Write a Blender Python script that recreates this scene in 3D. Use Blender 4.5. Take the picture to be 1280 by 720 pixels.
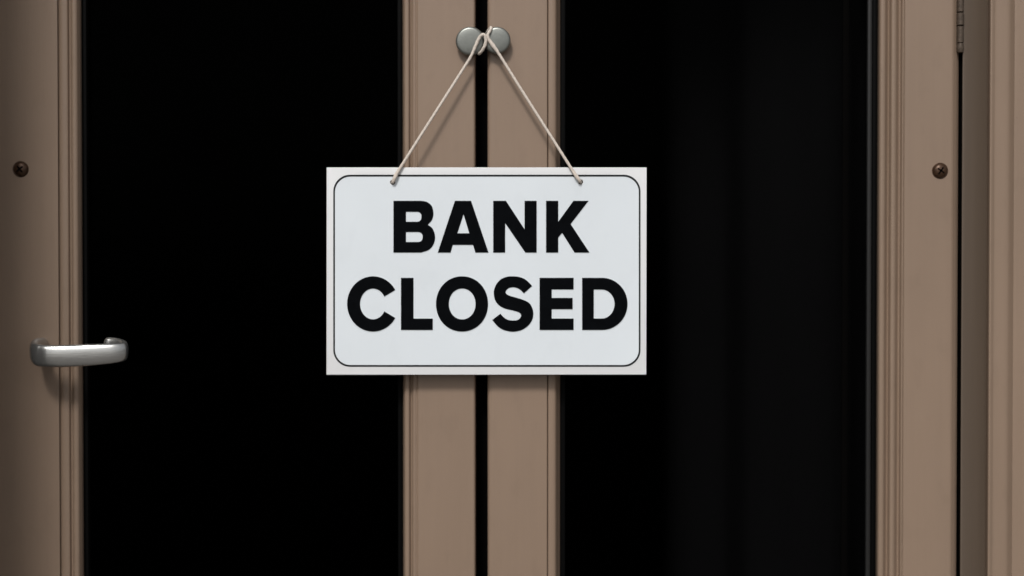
import bpy, bmesh, math, random
from mathutils import Vector, Matrix
R = math.radians
random.seed(7)
for o in list(bpy.data.objects):
    bpy.data.objects.remove(o)
C = bpy.context.scene.collection
S = bpy.context.scene

# ------------------------------------------------------------------ camera
D = 1.5                      # metres from the lens to the door's face
PX = 0.0008                  # metres of door per pixel of a 1280 wide frame
PITCH = R(0.93)              # the camera looks down by this much
ZC = 1.12                    # height of the picture's centre on the door
CAM = Vector((0, -D, ZC + D * math.tan(PITCH)))
cam_d = bpy.data.cameras.new('camera')
cam = bpy.data.objects.new('camera', cam_d)
C.objects.link(cam)
cam.location = CAM
cam.rotation_euler = (math.pi / 2 - PITCH, 0, 0)
cam_d.sensor_width = 36
cam_d.lens = 36 * (D / math.cos(PITCH)) / (1280 * PX)
cam_d.clip_end = 200
cam_d.clip_start = 0.01
cam_d.dof.use_dof = True
cam_d.dof.focus_distance = D - 0.035
cam_d.dof.aperture_fstop = 1.6
S.camera = cam

# ------------------------------------------------------------------ light
LX, LZ = -0.26, 1.02         # the light comes from up and to the left of the door
Ldir = Vector((LX, -1, LZ)).normalized()
elev = math.asin(Ldir.z)
azim = math.atan2(Ldir.x, Ldir.y)
W = bpy.data.worlds.new("World")
S.world = W
W.use_nodes = True
nt = W.node_tree
sky = nt.nodes.new('ShaderNodeTexSky')
sky.sky_type = 'NISHITA'
sky.sun_disc = False
sky.sun_elevation = elev
sky.sun_rotation = azim
sky.air_density = 1.0
sky.dust_density = 3.0
hs = nt.nodes.new('ShaderNodeHueSaturation')
hs.inputs['Saturation'].default_value = 0.22     # an even, whitish overcast
bg = nt.nodes['Background']
bg.inputs['Strength'].default_value = 0.090
nt.links.new(sky.outputs[0], hs.inputs['Color'])
nt.links.new(hs.outputs[0], bg.inputs['Color'])
sl = bpy.data.lights.new('sun', 'SUN')
sl.energy = 2.17
sl.angle = R(11)
sl.color = (1.0, 0.972, 0.94)
so = bpy.data.objects.new('sun', sl)
C.objects.link(so)
so.location = (-2, -4, 5)
so.rotation_euler = (-Ldir).to_track_quat('-Z', 'Y').to_euler()
S.view_settings.view_transform = 'Standard'
S.view_settings.look = 'None'
S.view_settings.gamma = 1
S.view_settings.use_curve_mapping = False
S.view_settings.exposure = 0.0
S.cycles.max_bounces = 8
S.cycles.transparent_max_bounces = 8

# ------------------------------------------------------------------ helpers
def P(px, py, y=0.0):
    """Where the camera's line through a pixel of the 1280x720 frame meets the vertical plane at depth y."""
    u = (px - 640) / 1280 * 36 / cam_d.lens
    v = (360 - py) / 1280 * 36 / cam_d.lens
    c, s = math.cos(PITCH), math.sin(PITCH)
    d = Vector((u, c + v * s, -s + v * c))
    return CAM + d * ((y - CAM.y) / d.y)

def X(px, y=0.0):
    return P(px, 360, y).x

def Z(py, y=0.0):
    return P(640, py, y).z

def link(name, me, mat=None, parent=None, sharp=30):
    if mat is not None and not me.materials:
        me.materials.append(mat)
    if sharp is not None:
        for p in me.polygons:
            p.use_smooth = True
        me.set_sharp_from_angle(angle=R(sharp))
    o = bpy.data.objects.new(name, me)
    C.objects.link(o)
    if parent is not None:
        o.parent = parent
        o.matrix_parent_inverse = Matrix.Translation(parent.location).inverted()
    return o

def tag(o, label=None, cat=None, group=None, kind=None):
    for k, v in (('label', label), ('category', cat), ('group', group), ('kind', kind)):
        if v:
            o[k] = v
    return o

def thing(name, loc, label, cat, group=None):
    o = bpy.data.objects.new(name, None)
    o.empty_display_size = 0.05
    C.objects.link(o)
    o.location = loc
    return tag(o, label, cat, group, 'thing')

def from_bm(bm, name):
    bmesh.ops.recalc_face_normals(bm, faces=bm.faces[:])
    me = bpy.data.meshes.new(name)
    bm.to_mesh(me)
    bm.free()
    return me

def box_me(name, x0, x1, y0, y1, z0, z1, bev=0.0, seg=2):
    bm = bmesh.new()
    bmesh.ops.create_cube(bm, size=1)
    for v in bm.verts:
        v.co = Vector(((x0 + x1) / 2 + v.co.x * (x1 - x0), (y0 + y1) / 2 + v.co.y * (y1 - y0), (z0 + z1) / 2 + v.co.z * (z1 - z0)))
    if bev:
        bmesh.ops.bevel(bm, geom=bm.edges[:], offset=bev, segments=seg, affect='EDGES', profile=0.5)
    return from_bm(bm, name)

def catmull(pts, n=8, closed=False, corners=()):
    """Catmull-Rom through tuples; corner indices break the curve."""
    pts = [Vector(p) for p in pts]
    N = len(pts)
    out = []
    last = N if closed else N - 1
    for i in range(last):
        p1, p2 = pts[i], pts[(i + 1) % N]
        p0 = pts[i - 1] if (closed or i > 0) else p1
        p3 = pts[(i + 2) % N] if (closed or i + 2 < N) else p2
        if i in corners:
            p0 = p1
        if (i + 1) % N in corners:
            p3 = p2
        for k in range(n):
            t = k / n
            out.append(0.5 * ((2 * p1) + (p2 - p0) * t + (2 * p0 - 5 * p1 + 4 * p2 - p3) * t * t + (3 * p1 - p0 - 3 * p2 + p3) * t ** 3))
    if not closed:
        out.append(pts[-1].copy())
    return out

def profile_me(name, prof, z0, z1, back):
    """Vertical extrusion of a moulding profile [(pixel x, depth in mm)], smoothed a little, closed at depth `back` metres."""
    pts = [(X(px, d / 1000), d / 1000) for px, d in prof]
    poly = pts + [(pts[-1][0], back), (pts[0][0], back)]
    bm = bmesh.new()
    lo = [bm.verts.new((x, y, z0)) for x, y in poly]
    hi = [bm.verts.new((x, y, z1)) for x, y in poly]
    n = len(poly)
    for i in range(n):
        bm.faces.new((lo[i], lo[(i + 1) % n], hi[(i + 1) % n], hi[i]))
    bm.faces.new(lo)
    bm.faces.new(hi)
    return from_bm(bm, name)

def soften(prof, steps=6):
    """Rounds a moulding profile: Catmull-Rom through the listed points ('!' third item = a hard corner)."""
    pts = [(p[0], p[1], 0) for p in prof]
    cor = tuple(i for i, p in enumerate(prof) if len(p) > 2)
    return [(v.x, v.y) for v in catmull(pts, steps, corners=cor)]

def lathe_me(name, prof, centre, axis='y', seg=40):
    """Revolve [(radius, along)] about the -y axis through centre."""
    bm = bmesh.new()
    rings = []
    for r, a in prof:
        if r < 1e-6:
            rings.append([bm.verts.new((centre[0], centre[1] - a, centre[2]))])
        else:
            rings.append([bm.verts.new((centre[0] + r * math.cos(t), centre[1] - a, centre[2] + r * math.sin(t)))
                          for t in (2 * math.pi * k / seg for k in range(seg))])
    for A, B in zip(rings, rings[1:]):
        for k in range(seg):
            q = [A[k % len(A)], A[(k + 1) % len(A)], B[(k + 1) % len(B)], B[k % len(B)]]
            q = list(dict.fromkeys(q))
            if len(q) > 2:
                bm.faces.new(q)
    if len(rings[0]) > 1:
        bm.faces.new(rings[0])
    if len(rings[-1]) > 1:
        bm.faces.new(rings[-1])
    return from_bm(bm, name)

def vert_lathe_me(name, prof, centre, seg=24):
    bm = bmesh.new()
    rings = []
    for r, a in prof:
        rr = max(r, 1e-5)
        rings.append([bm.verts.new((centre[0] + rr * math.cos(t), centre[1] + rr * math.sin(t), centre[2] + a))
                      for t in (2 * math.pi * k / seg for k in range(seg))])
    for A, B in zip(rings, rings[1:]):
        for k in range(seg):
            bm.faces.new((A[k], A[(k + 1) % seg], B[(k + 1) % seg], B[k]))
    bm.faces.new(rings[0])
    bm.faces.new(rings[-1])
    return from_bm(bm, name)

def sweep_me(name, path, section, up=Vector((0, 0, 1))):
    """Sweep section(i, t) -> [(side, up)] along a path, frames kept upright."""
    bm = bmesh.new()
    rings = []
    n = len(path)
    for i, p in enumerate(path):
        tg = (path[min(i + 1, n - 1)] - path[max(i - 1, 0)]).normalized()
        side = tg.cross(up)
        if side.length < 1e-4:
            side = Vector((1, 0, 0))
        side.normalize()
        u = side.cross(tg).normalized()
        rings.append([bm.verts.new(p + side * a + u * b) for a, b in section(i, i / (n - 1))])
    m = len(rings[0])
    for A, B in zip(rings, rings[1:]):
        for k in range(m):
            bm.faces.new((A[k], A[(k + 1) % m], B[(k + 1) % m], B[k]))
    bm.faces.new(rings[0])
    bm.faces.new(rings[-1])
    return from_bm(bm, name)

def flat_me(name, loops, y, thick, bevel=0.0):
    """Outlines in pixels (holes are loops inside loops) made into a plate of real thickness whose front face is at depth y."""
    cu = bpy.data.curves.new(name, 'CURVE')
    cu.dimensions = '2D'
    cu.fill_mode = 'BOTH'
    cu.extrude = thick / 2 - bevel
    cu.bevel_depth = bevel
    cu.bevel_resolution = 2
    cu.offset = -bevel
    for lp in loops:
        sp = cu.splines.new('POLY')
        sp.points.add(len(lp) - 1)
        for q, (px, py) in zip(sp.points, lp):
            w = P(px, py, y)
            q.co = (w.x, w.z, 0, 1)
        sp.use_cyclic_u = True
    tmp = bpy.data.objects.new(name, cu)
    C.objects.link(tmp)
    dg = bpy.context.evaluated_depsgraph_get()
    me = bpy.data.meshes.new_from_object(tmp.evaluated_get(dg))
    bpy.data.objects.remove(tmp)
    bpy.data.curves.remove(cu)
    me.name = name
    for v in me.vertices:
        a, b, c = v.co
        v.co = (a, y + thick / 2 - c, b)
    bm = bmesh.new()
    bm.from_mesh(me)
    bmesh.ops.remove_doubles(bm, verts=bm.verts[:], dist=1e-7)
    bmesh.ops.recalc_face_normals(bm, faces=bm.faces[:])
    bm.to_mesh(me)
    bm.free()
    me.materials.clear()
    return me

def ellipse(cx, cy, rx, ry, a0=0, a1=360, n=64, pw=2.0):
    out = []
    full = abs(a1 - a0) >= 360
    for k in range(n if full else n + 1):
        t = R(a0 + (a1 - a0) * k / n)
        c, s = math.cos(t), math.sin(t)
        f = (abs(c) ** pw + abs(s) ** pw) ** (-1 / pw)
        out.append((cx + rx * c * f, cy - ry * s * f))
    return out

# ------------------------------------------------------------------ materials
def mat(name, base, rough=0.5, metal=0.0, spec=0.5, vary=0.0, vscale=(1, 1, 1), bump=0.0, bscale=(400, 400, 400), rvar=0.0, aniso=0.0):
    m = bpy.data.materials.new(name)
    m.use_nodes = True
    t = m.node_tree
    b = t.nodes['Principled BSDF']
    b.inputs['Base Color'].default_value = (*base, 1)
    b.inputs['Roughness'].default_value = rough
    b.inputs['Metallic'].default_value = metal
    b.inputs['Specular IOR Level'].default_value = spec
    if aniso:
        b.inputs['Anisotropic'].default_value = aniso
    tc = t.nodes.new('ShaderNodeTexCoord')
    def noise(scale, detail=4.0, rough_=0.55):
        mp = t.nodes.new('ShaderNodeMapping')
        mp.inputs['Scale'].default_value = scale
        t.links.new(tc.outputs['Object'], mp.inputs['Vector'])
        n = t.nodes.new('ShaderNodeTexNoise')
        n.inputs['Scale'].default_value = 1.0
        n.inputs['Detail'].default_value = detail
        n.inputs['Roughness'].default_value = rough_
        t.links.new(mp.outputs[0], n.inputs['Vector'])
        return n
    if vary:
        n = noise(vscale)
        r = t.nodes.new('ShaderNodeValToRGB')
        r.color_ramp.elements[0].position = 0.25
        r.color_ramp.elements[1].position = 0.75
        r.color_ramp.elements[0].color = (*[c * (1 - vary) for c in base], 1)
        r.color_ramp.elements[1].color = (*[min(1, c * (1 + vary)) for c in base], 1)
        t.links.new(n.outputs['Fac'], r.inputs['Fac'])
        t.links.new(r.outputs['Color'], b.inputs['Base Color'])
    if rvar:
        n = noise((60, 60, 25))
        r = t.nodes.new('ShaderNodeMapRange')
        r.inputs['To Min'].default_value = rough - rvar
        r.inputs['To Max'].default_value = rough + rvar
        t.links.new(n.outputs['Fac'], r.inputs['Value'])
        t.links.new(r.outputs[0], b.inputs['Roughness'])
    if bump:
        n = noise(bscale, 3.0)
        bp = t.nodes.new('ShaderNodeBump')
        bp.inputs['Strength'].default_value = bump
        bp.inputs['Distance'].default_value = 0.001
        t.links.new(n.outputs['Fac'], bp.inputs['Height'])
        t.links.new(bp.outputs[0], b.inputs['Normal'])
    return m

M = {}
M['paint'] = mat('taupe_paint', (0.258, 0.183, 0.132), 0.36, spec=0.5, vary=0.025, vscale=(160, 60, 5), bump=0.10, bscale=(500, 300, 60), rvar=0.08)
def weather(m, amt=0.06, stain=0.035, speck=0.22):
    t_ = m.node_tree
    b_ = t_.nodes['Principled BSDF']
    src = b_.inputs['Base Color'].links[0].from_socket
    tc_ = next(n for n in t_.nodes if n.type == 'TEX_COORD')
    mul = src
    for sc_, lo_, hi_, pos in (((9, 9, 3.5), 1 - amt, 1 + amt * 0.7, (0.3, 0.7)), ((55, 55, 28), 1 - stain, 1.0, (0.34, 0.44)), ((420, 420, 160), 1 - speck, 1.0, (0.22, 0.27))):
        mp_ = t_.nodes.new('ShaderNodeMapping')
        mp_.inputs['Scale'].default_value = sc_
        t_.links.new(tc_.outputs['Object'], mp_.inputs['Vector'])
        n_ = t_.nodes.new('ShaderNodeTexNoise')
        n_.inputs['Scale'].default_value = 1
        n_.inputs['Detail'].default_value = 3
        t_.links.new(mp_.outputs[0], n_.inputs['Vector'])
        mr = t_.nodes.new('ShaderNodeMapRange')
        mr.inputs['From Min'].default_value, mr.inputs['From Max'].default_value = pos
        mr.inputs['To Min'].default_value, mr.inputs['To Max'].default_value = lo_, hi_
        t_.links.new(n_.outputs['Fac'], mr.inputs['Value'])
        vm = t_.nodes.new('ShaderNodeVectorMath')
        vm.operation = 'SCALE'
        t_.links.new(mul, vm.inputs[0])
        t_.links.new(mr.outputs[0], vm.inputs['Scale'])
        mul = vm.outputs[0]
    t_.links.new(mul, b_.inputs['Base Color'])
weather(M['paint'])
M['stop'] = mat('shaded_taupe_paint', (0.115, 0.086, 0.064), 0.45, spec=0.4, vary=0.04, vscale=(160, 60, 5), bump=0.10, bscale=(500, 300, 60), rvar=0.08)  # frame taupe darkened: part of the door stop's shade is in this colour
M['gasket'] = mat('black_rubber', (0.002, 0.002, 0.002), 0.6, spec=0.06)
M['seal'] = mat('black_seal', (0.0015, 0.0013, 0.0012), 0.8, spec=0.02)
M['bar'] = mat('dark_metal_bead', (0.019, 0.019, 0.019), 0.4, spec=0.3)
M['white'] = mat('white_board', (0.765, 0.775, 0.785), 0.45, spec=0.4, vary=0.015, vscale=(14, 14, 14), bump=0.03, bscale=(90, 90, 90), rvar=0.06)
M['face'] = mat('cool_white_face', (0.735, 0.785, 0.825), 0.45, spec=0.4, vary=0.02, vscale=(12, 12, 12), bump=0.03, bscale=(90, 90, 90), rvar=0.06)
weather(M['white'], 0.012, 0.02, 0.12)
weather(M['face'], 0.015, 0.016, 0.12)
M['ink'] = mat('black_ink', (0.0022, 0.0027, 0.0036), 0.6, spec=0.03, vary=0.3, vscale=(120, 120, 120))
M['line'] = mat('dark_line_ink', (0.014, 0.016, 0.018), 0.5, spec=0.08, vary=0.35, vscale=(50, 50, 50))
M['knob'] = mat('satin_nickel', (0.215, 0.223, 0.207), 0.38, metal=0.75, vary=0.08, vscale=(300, 300, 300), bump=0.08, bscale=(900, 900, 900))
M['steel'] = mat('brushed_steel', (0.50, 0.50, 0.487), 0.24, metal=0.88, vary=0.08, vscale=(15, 300, 900), bump=0.10, bscale=(25, 600, 1500), rvar=0.06)
M['bronze'] = mat('dark_bronze', (0.066, 0.034, 0.018), 0.36, metal=0.5, vary=0.35, vscale=(300, 300, 300), bump=0.2, bscale=(600, 600, 600))
M['hinge'] = mat('tarnished_hinge', (0.085, 0.062, 0.045), 0.6, metal=0.4, vary=0.3, vscale=(250, 250, 250), bump=0.2, bscale=(500, 500, 500))
M['cord'] = mat('cotton_cord', (0.66, 0.585, 0.515), 0.9, spec=0.1, vary=0.10, vscale=(500, 500, 500), bump=0.3, bscale=(1500, 1500, 1500))
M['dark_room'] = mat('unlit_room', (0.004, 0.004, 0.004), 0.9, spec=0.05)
M['partition'] = mat('dark_partition', (0.118, 0.118, 0.120), 0.8, spec=0.1, vary=0.1, vscale=(30, 30, 2))
M['render'] = mat('wall_render', (0.060, 0.052, 0.045), 0.9, spec=0.1, vary=0.1, vscale=(20, 20, 20), bump=0.4, bscale=(300, 300, 300))
M['paving'] = mat('paving_grey', (0.16, 0.15, 0.14), 0.9, spec=0.1, vary=0.2, vscale=(3, 3, 3), bump=0.3, bscale=(90, 90, 90))

g = bpy.data.materials.new('tinted_glass')
g.use_nodes = True
t = g.node_tree
t.nodes.clear()
out = t.nodes.new('ShaderNodeOutputMaterial')
tr = t.nodes.new('ShaderNodeBsdfTransparent')
tr.inputs['Color'].default_value = (0.42, 0.42, 0.425, 1)
gl = t.nodes.new('ShaderNodeBsdfGlossy')
gl.inputs['Roughness'].default_value = 0.02
fr = t.nodes.new('ShaderNodeFresnel')
fr.inputs['IOR'].default_value = 1.05
mx = t.nodes.new('ShaderNodeMixShader')
t.links.new(fr.outputs[0], mx.inputs[0])
t.links.new(tr.outputs[0], mx.inputs[1])
t.links.new(gl.outputs[0], mx.inputs[2])
t.links.new(mx.outputs[0], out.inputs['Surface'])
M['glass'] = g

# ------------------------------------------------------------------ the setting
ZB, ZT = 0.012, 2.10          # door leaf bottom and top
HB, HT = 0.26, 1.98           # where the glazing starts and ends

bm = bmesh.new()
bmesh.ops.create_grid(bm, x_segments=1, y_segments=1, size=40)
for v in bm.verts:
    v.co.y -= 0
tag(link('pavement', from_bm(bm, 'pavement'), M['paving'], sharp=None), kind='structure')

def plate(name, x0, x1, y0, y1, z0, z1, m, parent=None, bev=0.0):
    return link(name, box_me(name, x0, x1, y0, y1, z0, z1, bev), m, parent)

xl, xr = X(-36), X(1330)
tag(plate('shade_wall_left', X(-36) - 1.4, X(-36), -0.30, 0.30, 0, 3.0, M['render'], bev=0.004), kind='structure')  # unseen pier, added and sized to cast shade on the left stile
tag(plate('wall_right', X(1352), X(1352) + 1.4, -0.02, 0.30, 0, 3.0, M['render'], bev=0.004), kind='structure')
tag(plate('wall_above', X(-36) + 0.002, X(1352) - 0.002, 0.0, 0.30, ZT + 0.10, 3.0, M['render'], bev=0.004), kind='structure')
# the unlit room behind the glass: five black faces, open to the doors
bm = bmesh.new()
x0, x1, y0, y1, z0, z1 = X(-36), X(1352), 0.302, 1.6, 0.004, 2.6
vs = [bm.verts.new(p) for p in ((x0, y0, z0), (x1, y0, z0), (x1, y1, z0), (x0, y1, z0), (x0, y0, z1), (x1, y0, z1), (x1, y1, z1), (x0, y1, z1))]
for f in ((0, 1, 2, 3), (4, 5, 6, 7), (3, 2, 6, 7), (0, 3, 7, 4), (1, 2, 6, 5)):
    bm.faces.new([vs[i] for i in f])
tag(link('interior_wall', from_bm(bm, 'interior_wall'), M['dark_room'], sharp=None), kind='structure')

prof = [(X(px, d), d) for px, d in ((836, .66), (846, .632), (870, .622), (902, .612), (912, .590), (926, .545), (940, .520), (985, .512), (1030, .500), (1048, .490), (1054, .470), (1060, .466), (1066, .474), (1074, .500), (1130, .505), (1190, .505))]
bm = bmesh.new()
poly = prof + [(prof[-1][0], .70), (prof[0][0], .70)]
lo_ = [bm.verts.new((x, y, 0.006)) for x, y in poly]
hi_ = [bm.verts.new((x, y, 2.3)) for x, y in poly]
for i in range(len(poly)):
    bm.faces.new((lo_[i], lo_[(i + 1) % len(poly)], hi_[(i + 1) % len(poly)], hi_[i]))
bm.faces.new(lo_)
bm.faces.new(hi_)
pt = link('panel', from_bm(bm, 'panel'), M['partition'], sharp=60)
tag(pt, 'dim dark grey upright panel barely showing in the dark behind the right glass', 'panel')

# ------------------------------------------------------------------ door frame (jambs, head)
fr_ = thing('doorway', (X(1265), 0.03, 0), 'taupe painted door frame with splayed jamb and casing around both door leaves', 'doorway')
prof = soften([(1235.2, 10, 1), (1235.3, 1.5, 1), (1236.4, -1.1), (1238.2, -1.8), (1240.6, -0.9), (1243, 0), (1250, 0.0), (1258, 0.2), (1262, 1.8), (1267, 6, 1), (1269, 5.5), (1290, 5.0), (1318, 5), (1322, 3), (1326, 2), (1350, 2, 1)], 5)
link('jamb', profile_me('jamb', prof, 0.003, ZT + 0.012, 0.10), M['paint'], fr_)
prof = soften([(-35.6, 2, 1), (-28, 1), (-26, 0.2), (-18, 0), (-14, 0), (-11, 1.0), (-9.6, 3.5), (-9, 10, 1), (-8.5, 20, 1)], 5)
link('jamb', profile_me('jamb', prof, 0.003, ZT + 0.012, 0.10), M['paint'], fr_)
plate('head', X(-35.5), X(1350), 0.003, 0.10, ZT + 0.014, ZT + 0.098, M['paint'], fr_, 0.003)
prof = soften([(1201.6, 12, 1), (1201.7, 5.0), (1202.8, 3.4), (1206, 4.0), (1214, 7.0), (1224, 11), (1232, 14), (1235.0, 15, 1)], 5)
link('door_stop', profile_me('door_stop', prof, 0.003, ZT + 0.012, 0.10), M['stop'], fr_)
# rubber seal strip in the shadow gap beside the hinge
plate('seal_strip', X(1197.2, .013), X(1201.4, .011), 0.0095, 0.030, 0.004, ZT + 0.006, M['seal'], fr_)

# ------------------------------------------------------------------ the two door leaves
def leaf(label, x_in, x_out, profs, rail_x):
    t_ = thing('door_leaf', ((X(rail_x[0], .015) + X(rail_x[1], .015)) / 2, 0.02, 0), label, 'door', 'glazed door leaves')
    for pr in profs:
        link('stile', profile_me('stile', soften(pr, 6), ZB, ZT, 0.040), M['paint'], t_)
    a, b = X(rail_x[0], .015) + 0.0005, X(rail_x[1], .015) - 0.0005
    plate('top_rail', a, b, 0.0006, 0.0395, HT, ZT - 0.0005, M['paint'], t_, 0.001)
    plate('bottom_rail', a, b, 0.0006, 0.0395, ZB + 0.0005, HB, M['paint'], t_, 0.001)
    return t_

left_prof = [(-3.5, 12, 1), (-3.3, 2), (-2.4, 0.4), (0, 0), (40, 0), (70.6, 0.0), (71.6, 0.5), (72.4, 2.6), (73.6, 3.2), (74.8, 2.6), (76, 0.6), (79, -0.2), (83.5, 0.1), (86, 1.0), (87.4, 3.6), (88.8, 4.4), (90.2, 3.6), (91.8, 1.4), (95, 1.4), (97.5, 2.6), (99.6, 5.0), (101.8, 8.0), (103, 11.5, 1), (103.4, 15, 1)]
mid_l_prof = [(503.6, 14, 1), (504.1, 8), (505, 3.6), (506.4, 1.4), (509, 0.7), (511.4, 1.3), (513.2, 4.4), (514.6, 4.4), (516, 1.8), (518.5, 0.9), (520.6, 1.6), (521.6, 1.0), (523, 0.1), (527, 0), (560, 0), (589, 0), (592, 0.35), (593.6, 1.5), (594.4, 4, 1), (594.6, 16, 1)]
mid_r_prof = [(609.4, 16, 1), (609.6, 4.5), (610.6, 2.0), (613, 0.7), (617, 0.1), (622, 0), (650, 0), (681, 0), (682.2, 0.6), (683, 3.2), (684.2, 3.5), (685.2, 1.0), (687, 0.1), (691, 0.0), (694, 0.9), (695.8, 3.5), (697, 6.5), (698.4, 10), (699.8, 13, 1), (700.2, 15, 1)]
right_prof = [(1096, 15, 1), (1096.6, 9), (1097.8, 4.0), (1099.6, 1.6), (1102.5, 0.7), (1105.4, 1.6), (1107.6, 5.0), (1109.6, 6.2), (1111.2, 4.2), (1113, 0.9), (1116, -0.2), (1119, 0.8), (1121.8, 4.4), (1124.2, 4.6), (1126.2, 1.0), (1128, -0.1), (1129.6, 1.1), (1131, 0.5), (1133, 0), (1160, 0), (1184.5, 0), (1189.5, 0.5), (1192, 2.2), (1194.6, 4.6), (1196.8, 8, 1), (1197.0, 16, 1)]

dl = leaf('left taupe framed glass door with the steel lever handle', 0, 0, (left_prof, mid_l_prof), (103.4, 503.6))
dr = leaf('right taupe framed glass door with the brown hinge at its outer edge', 0, 0, (mid_r_prof, right_prof), (700.2, 1096))

def glazing(leaf_, pa, pb):
    a, b = X(pa, .015), X(pb, .015)
    plate('glass_pane', a + 0.0004, b - 0.0004, 0.0215, 0.0275, HB + 0.0005, HT - 0.0005, M['glass'], leaf_)
    for u, v in ((a + 0.0003, a + 0.0052), (b - 0.0052, b - 0.0003)):
        plate('gasket', u, v, 0.0135, 0.0210, HB + 0.0005, HT - 0.0005, M['gasket'], leaf_, 0.0012)
glazing(dl, 103.4, 503.6)
glazing(dr, 700.2, 1096)
# slim dark bead inside the right pane's outer edge, two lines of it catch light
plate('glazing_bead', X(1083, .017), X(1089, .017), 0.0150, 0.0212, HB + 0.001, HT - 0.001, M['bar'], dr, 0.0016)
plate('glazing_bead', X(1052, .02), X(1060, .02), 0.0180, 0.0212, HB + 0.001, HT - 0.001, M['seal'], dr, 0.0010)
# brush seal between the leaves
plate('meeting_seal', X(594.8), X(609.2), 0.029, 0.038, ZB, ZT, M['seal'], dl)

# door knobs on the meeting stiles (the cord is looped over them)
def knob(px, py, r, leaf_):
    c = P(px, py, -0.0085)
    rr = r * PX * (D - 0.0085) / D
    prof = [(rr * .55, -0.0085), (rr * .55, -0.0074), (rr * .40, -0.0066), (rr * .38, -0.0032), (rr * .86, -0.0027), (rr * .97, -0.0022), (rr, -0.0014), (rr, 0.0002), (rr * .985, 0.0009), (rr * .955, 0.0017), (rr * .915, 0.0022), (rr * .87, 0.0025), (rr * .80, 0.0027), (rr * .4, 0.0030), (0, 0.0031)]
    o = link('knob', lathe_me('knob', prof, c, seg=56), M['knob'], leaf_, sharp=40)
    return o
knob(587.6, 51.5, 18.0, dl)
knob(621.2, 50.6, 17.0, dr)

# screws
def screw(px, py, leaf_, ang):
    c = P(px, py, 0.0)
    bm = bmesh.new()
    r = 0.0072
    n = 32
    prof = [(r, -0.002), (r, 0.0006), (r * .93, 0.0018), (r * .78, 0.0028), (r * .5, 0.0036), (r * .2, 0.0039)]
    me = lathe_me('screw', prof, c, seg=n)
    o = link('screw', me, M['bronze'], leaf_, sharp=50)
    # cross recess: two dark sunk bars a hair proud of the dome, bevelled
    for k in (0, 1):
        s = link('slot', box_me('slot', -0.0040, 0.0040, -0.0042, -0.0010, -0.0007, 0.0007, 0.0003), M['seal'], None)
        s.location = c
        s.rotation_euler = (0, ang + k * math.pi / 2, 0)
        s.parent = o
    rg = lathe_me('washer', [(r * 1.12, -0.002), (r * 1.12, 0.0003), (r * 1.06, 0.0006), (r * 1.0, 0.0005), (r * .99, -0.002)], c, seg=n)
    link('washer', rg, M['bronze'], o)
    return o
screw(1175, 213.5, dr, R(35))
screw(26, 211.5, dl, R(50))

# hinge barrel at the outer edge of the right leaf
hx, hy = X(1199.6), 0.002
hz = Z(66)
hg = link('hinge', box_me('hinge', X(1191.8), X(1199), 0.004, 0.006, hz + 0.003, hz + 0.098, 0.0004), M['hinge'], dr)
zz = hz
def ring(name, z0, z1, r, m=M['hinge'], rnd=0.0007):
    return link(name, vert_lathe_me(name, [(r - rnd, z0), (r, z0 + rnd), (r, z1 - rnd), (r - rnd, z1)], (hx, hy, 0)), m, hg)
link('pin_tip', vert_lathe_me('pin_tip', [(0.0006, 0), (0.0030, .0008), (0.0034, .0030), (0.0037, .0055), (0.0032, .0080), (0.0030, .0096)], (hx, hy, hz)), M['hinge'], hg)
zz = hz + 0.0100
for k in range(6):
    h = 0.0125 if k % 2 else 0.0165
    ring('knuckle', zz, zz + h, 0.0037 if k % 2 else 0.0034)
    zz += h + 0.0008
link('pin_tip', vert_lathe_me('pin_tip', [(0.0030, 0), (0.0046, .002), (0.0050, .0050), (0.0040, .0080), (0.0006, .0096)], (hx, hy, zz)), M['hinge'], hg)

# lever handle: neck on the stile, flat bar, end curling back to the glass
pts = []
def HP(px, py, y):
    return tuple(P(px, py, y))
hp = [HP(53, 432, -0.0005), HP(51.5, 431.5, -0.009), HP(46.5, 434, -0.020), HP(43.5, 439.5, -0.0290), HP(47, 443.4, -0.0355), HP(55, 444.8, -0.0380), HP(66, 445.2, -0.0383), HP(82, 445.0, -0.0376),
      HP(105, 444.0, -0.0362), HP(128, 442.7, -0.0342), HP(144, 441.4, -0.0318), HP(153.5, 439.8, -0.0280), HP(155, 437, -0.0225), HP(149.5, 433.5, -0.0172), HP(141, 431.0, -0.0145), HP(130, 430.0, -0.0135)]
path = catmull(hp, 8)
def hsec(i, tt):
    hh = 0.0108
    th = 0.0042
    if tt < 0.30:                                    # round neck widening into the flat bar
        k = tt / 0.30
        k = k * k * (3 - 2 * k)
        hh = 0.0072 + (0.0108 - 0.0072) * k
        th = 0.0062 + (0.0046 - 0.0062) * k
    elif tt > 0.55:
        k = min(1, (tt - 0.55) / 0.45)
        hh = 0.0108 - 0.0040 * k
    if tt > 0.965:
        k = (tt - 0.965) / 0.035
        f = math.sqrt(max(0.02, 1 - k * k))
        hh *= f
        th *= f
    return [(th * a, hh * b) for a, b in SEC]
SEC = []
for k in range(28):
    a = 2 * math.pi * k / 28
    c, s = math.cos(a), math.sin(a)
    f = (abs(c) ** 2.5 + abs(s) ** 2.5) ** (-1 / 2.5)
    SEC.append((c * f, s * f))
hd = link('handle', sweep_me('handle', path, hsec), M['steel'], dl, sharp=50)

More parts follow.
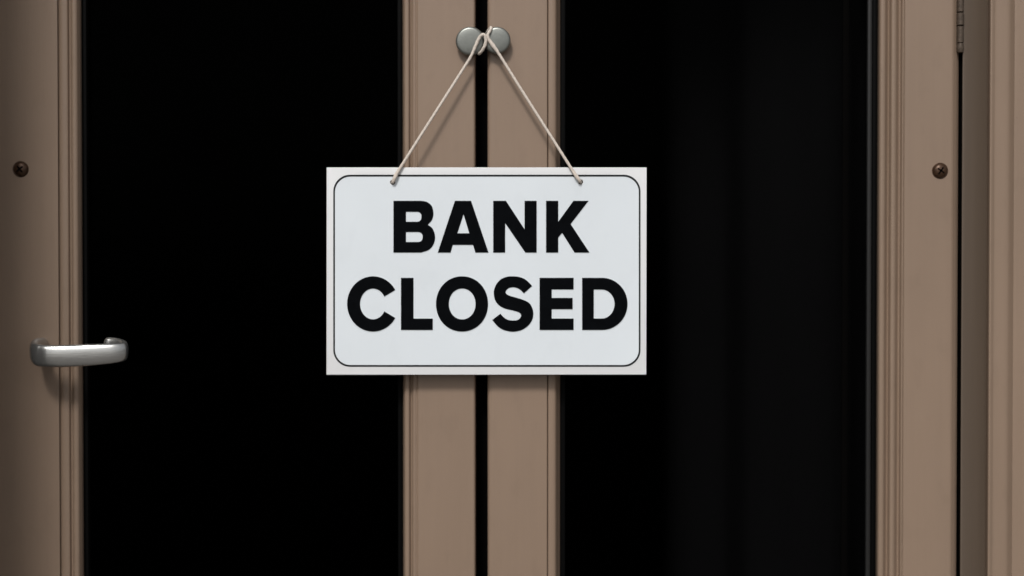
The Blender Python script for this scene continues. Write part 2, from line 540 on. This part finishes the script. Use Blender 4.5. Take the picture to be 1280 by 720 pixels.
# ------------------------------------------------------------------ the sign
SY = -0.0165                  # front face of the board
ST = 0.0032
sg = thing('hanging_sign', P(608, 468, SY + ST / 2), 'white rectangular board reading BANK CLOSED in bold black capitals, hanging on a cord', 'sign')
HOLES = [(490.8, 228.0), (725.8, 227.5)]
outline = [(408.2, 209.2), (808.4, 209.2), (807.9, 468.4), (408.0, 468.6)]
def rrect(x0, y0, x1, y1, r, n=12):
    o = []
    for cx, cy, a in ((x1 - r, y0 + r, 90), (x0 + r, y0 + r, 180), (x0 + r, y1 - r, 270), (x1 - r, y1 - r, 360)):
        for k in range(n + 1):
            t_ = R(a - 90 + 90 * k / n)
            o.append((cx + r * math.cos(t_), cy - r * math.sin(t_)))
    return o
holes = [ellipse(hx_, hy_, 3.0, 3.0, n=24) for hx_, hy_ in HOLES]
link('board', flat_me('board', [outline] + holes, SY, ST, 0.0005), M['white'], sg)
lo = rrect(416.6, 218.4, 800.6, 458.4, 21)
li = rrect(418.6, 220.7, 798.6, 456.4, 19.4)
link('border_line', flat_me('border_line', [lo, li], SY - 0.0003, 0.0006), M['line'], sg, sharp=None)
holes2 = [ellipse(hx_, hy_, 3.6, 3.6, n=24) for hx_, hy_ in HOLES]
link('face_panel', flat_me('face_panel', [rrect(418.9, 221.0, 798.3, 456.1, 19.1)] + holes2, SY - 0.00015, 0.0006), M['face'], sg, sharp=None)

LT, LB = 251.0, 315.6          # first line top, bottom
KT, KB = 347.3, 412.4          # second line
L_ = {}
L_['B'] = [[(491.8, LT), (526, LT)] + catmull([(526, LT), (533.5, 252.4), (539.6, 257.5), (541.7, 266.5), (540.0, 274.5), (534.6, 280.9)], 6)[1:]
           + catmull([(534.6, 280.9), (540.6, 285.6), (543.7, 294.6), (542.4, 304.0), (536.6, 311.8), (526, LB)], 6)[1:] + [(491.8, LB)],
           [(507.4, 264.6), (521.0, 264.6)] + ellipse(520.8, 270.9, 6.0, 6.3, 88, -88, 14, 2.4) + [(507.4, 277.2)],
           [(507.4, 289.9), (522.4, 289.9)] + ellipse(522.2, 296.2, 6.1, 6.3, 88, -88, 14, 2.4) + [(507.4, 302.5)]]
L_['A'] = [[(568.6, LT), (588.8, LT), (610.6, LB), (594.2, LB), (591.2, 306.0), (566.0, 306.0), (563.2, LB), (547.2, LB)],
           [(579.4, 267.6), (571.6, 291.6), (586.6, 291.6)]]
L_['N'] = [[(616.5, LT), (632.4, LT), (655.7, 286.6), (655.7, LT), (670.8, LT), (670.8, LB), (656.7, LB), (631.4, 278.6), (631.4, LB), (616.5, LB)]]
L_['K'] = [[(682.6, LT), (697.8, LT), (697.8, 277.2), (716.8, LT), (735.6, LT), (713.2, 280.0), (736.8, LB), (718.2, LB), (702.7, 291.0), (697.8, 296.8), (697.8, LB), (682.6, LB)]]
L_['C'] = [ellipse(466.2, 379.9, 32.3, 34.5, 30.5, 329.5, 60) + ellipse(466.2, 379.9, 16.2, 19.3, 331, 29, 48)]
L_['L'] = [[(501.2, KT), (516.8, KT), (516.8, 398.3), (540.9, 398.3), (540.9, KB), (501.2, KB)]]
L_['O'] = [ellipse(577.5, 379.9, 32.5, 34.5, n=72, pw=2.05), ellipse(577.7, 379.9, 16.7, 19.4, n=60, pw=2.05)]
s_pts = [(1015, 268), (980, 232), (940, 210), (895, 203), (850, 215), (824, 245), (828, 272), (862, 293), (930, 313), (1010, 338), (1070, 370), (1105, 425), (1115, 490), (1100, 555), (1060, 610), (1000, 652), (940, 670), (880, 673), (800, 655), (740, 618), (680, 550), (768, 483), (800, 520), (845, 548), (900, 556), (950, 550), (980, 522), (984, 492), (960, 468), (900, 449), (820, 430), (760, 400), (715, 350), (697, 280), (702, 222), (728, 165), (775, 117), (840, 92), (900, 88), (960, 94), (1020, 115), (1065, 150), (1102, 190)]
sv = catmull([(535 + a / 8.471, 335 + b / 8.471, 0) for a, b in s_pts], 5, closed=True, corners=(0, 20, 21, len(s_pts) - 1))
L_['S'] = [[(v.x, v.y) for v in sv]]
L_['E'] = [[(674.5, KT), (717, KT), (717, 361.7), (689.6, 361.7), (689.6, 372.4), (715.8, 372.4), (715.8, 386.4), (689.6, 386.4), (689.6, 398.2), (717, 398.2), (717, KB), (674.5, KB)]]
L_['D'] = [[(727.7, KT), (753, KT)] + ellipse(752.6, (KT + KB) / 2, 31.8, (KB - KT) / 2, 89, -89, 40, 2.0) + [(727.7, KB)],
           [(742.2, 361.8), (752.5, 361.8)] + ellipse(752.2, 380.0, 16.0, 18.2, 88, -88, 28, 2.0) + [(742.2, 398.2)]]
def clean(lp):
    o = []
    for p in lp:
        p = (p[0], p[1])
        if not o or (abs(p[0] - o[-1][0]) + abs(p[1] - o[-1][1])) > 0.05:
            o.append(p)
    return o
for k in 'BANKCLOSED':
    if True:
        link('letter', flat_me('letter', [clean(lp) for lp in L_[k]], SY - 0.0007, 0.0009), M['ink'], sg, sharp=None)

# ------------------------------------------------------------------ the cord
cp = [(490.6, 228.4, -0.0125), (490.8, 228.0, -0.0178), (492.0, 225.5, -0.0202), (496.5, 216.0, -0.0194), (510.0, 194.5, -0.0182), (545.0, 139.5, -0.0156), (578.0, 87.8, -0.0133),
      (588.5, 70.8, -0.0130), (594.0, 58.5, -0.0132), (598.5, 48.5, -0.0138), (603.0, 43.2, -0.0150), (606.6, 45.5, -0.0148), (607.0, 54.0, -0.0138), (603.4, 62.0, -0.0126),
      (599.0, 67.0, -0.0085), (597.6, 64.0, -0.0045), (601.0, 56.0, -0.0035), (605.5, 48.0, -0.0030), (610.0, 39.0, -0.0036), (612.6, 35.4, -0.0060), (613.8, 34.4, -0.0095),
      (613.6, 36.4, -0.0124), (611.5, 40.0, -0.0134), (609.6, 44.6, -0.0138), (611.4, 50.0, -0.0132), (616.6, 57.5, -0.0130), (624.0, 68.0, -0.0130), (650.0, 109.6, -0.0140),
      (690.0, 172.5, -0.0168), (716.0, 213.5, -0.0194), (723.6, 224.6, -0.0202), (725.4, 227.4, -0.0178), (725.8, 227.8, -0.0125)]
def tube(name, pxpts, r0, m, parent=None, n=14, knots=(), ends=()):
    pts_ = [P(*p) for p in pxpts]
    path_ = catmull(pts_, n)
    # even out the sampling
    even = [path_[0]]
    for p in path_[1:]:
        if (p - even[-1]).length > 0.0009:
            even.append(p)
    dense = []
    for a, b in zip(even, even[1:]):
        ks = max(1, int((b - a).length / 0.0012))
        dense += [a.lerp(b, q / ks) for q in range(ks)]
    dense.append(even[-1])
    bm_ = bmesh.new()
    rings_ = []
    seg = 12
    prev = None
    s_ = 0.0
    for i, p in enumerate(dense):
        tg = (dense[min(i + 1, len(dense) - 1)] - dense[max(i - 1, 0)]).normalized()
        if prev is None:
            nrm = tg.orthogonal().normalized()
        else:
            nrm = (prev - tg * prev.dot(tg)).normalized()
        prev = nrm
        bn = tg.cross(nrm)
        if i:
            s_ += (p - dense[i - 1]).length
        rr = r0
        for kc, kr, kw in knots:
            dd = (p - P(*kc)).length
            rr *= 1 + kr * math.exp(-(dd / kw) ** 2)
        ring_ = []
        for k in range(seg):
            a = 2 * math.pi * k / seg
            rad = rr * (1 + 0.075 * math.cos(2 * (a - s_ * 2 * math.pi / 0.011)))
            ring_.append(bm_.verts.new(p + (nrm * math.cos(a) + bn * math.sin(a)) * rad))
        rings_.append(ring_)
    for A, B in zip(rings_, rings_[1:]):
        for k in range(seg):
            bm_.faces.new((A[k], A[(k + 1) % seg], B[(k + 1) % seg], B[k]))
    bm_.faces.new(rings_[0])
    bm_.faces.new(rings_[-1])
    return link(name, from_bm(bm_, name), m, parent, sharp=60)
cord = tube('cord', cp, 0.00145, M['cord'], knots=(((494.5, 220, -0.0196), 0.35, 0.005), ((720.5, 220, -0.0196), 0.25, 0.005), ((598, 52, -.0135), 0.2, 0.008), ((616, 57, -.013), 0.45, 0.006)))
tag(cord, 'pale twisted cord looped over the two round knobs and tied to the white board', 'cord')
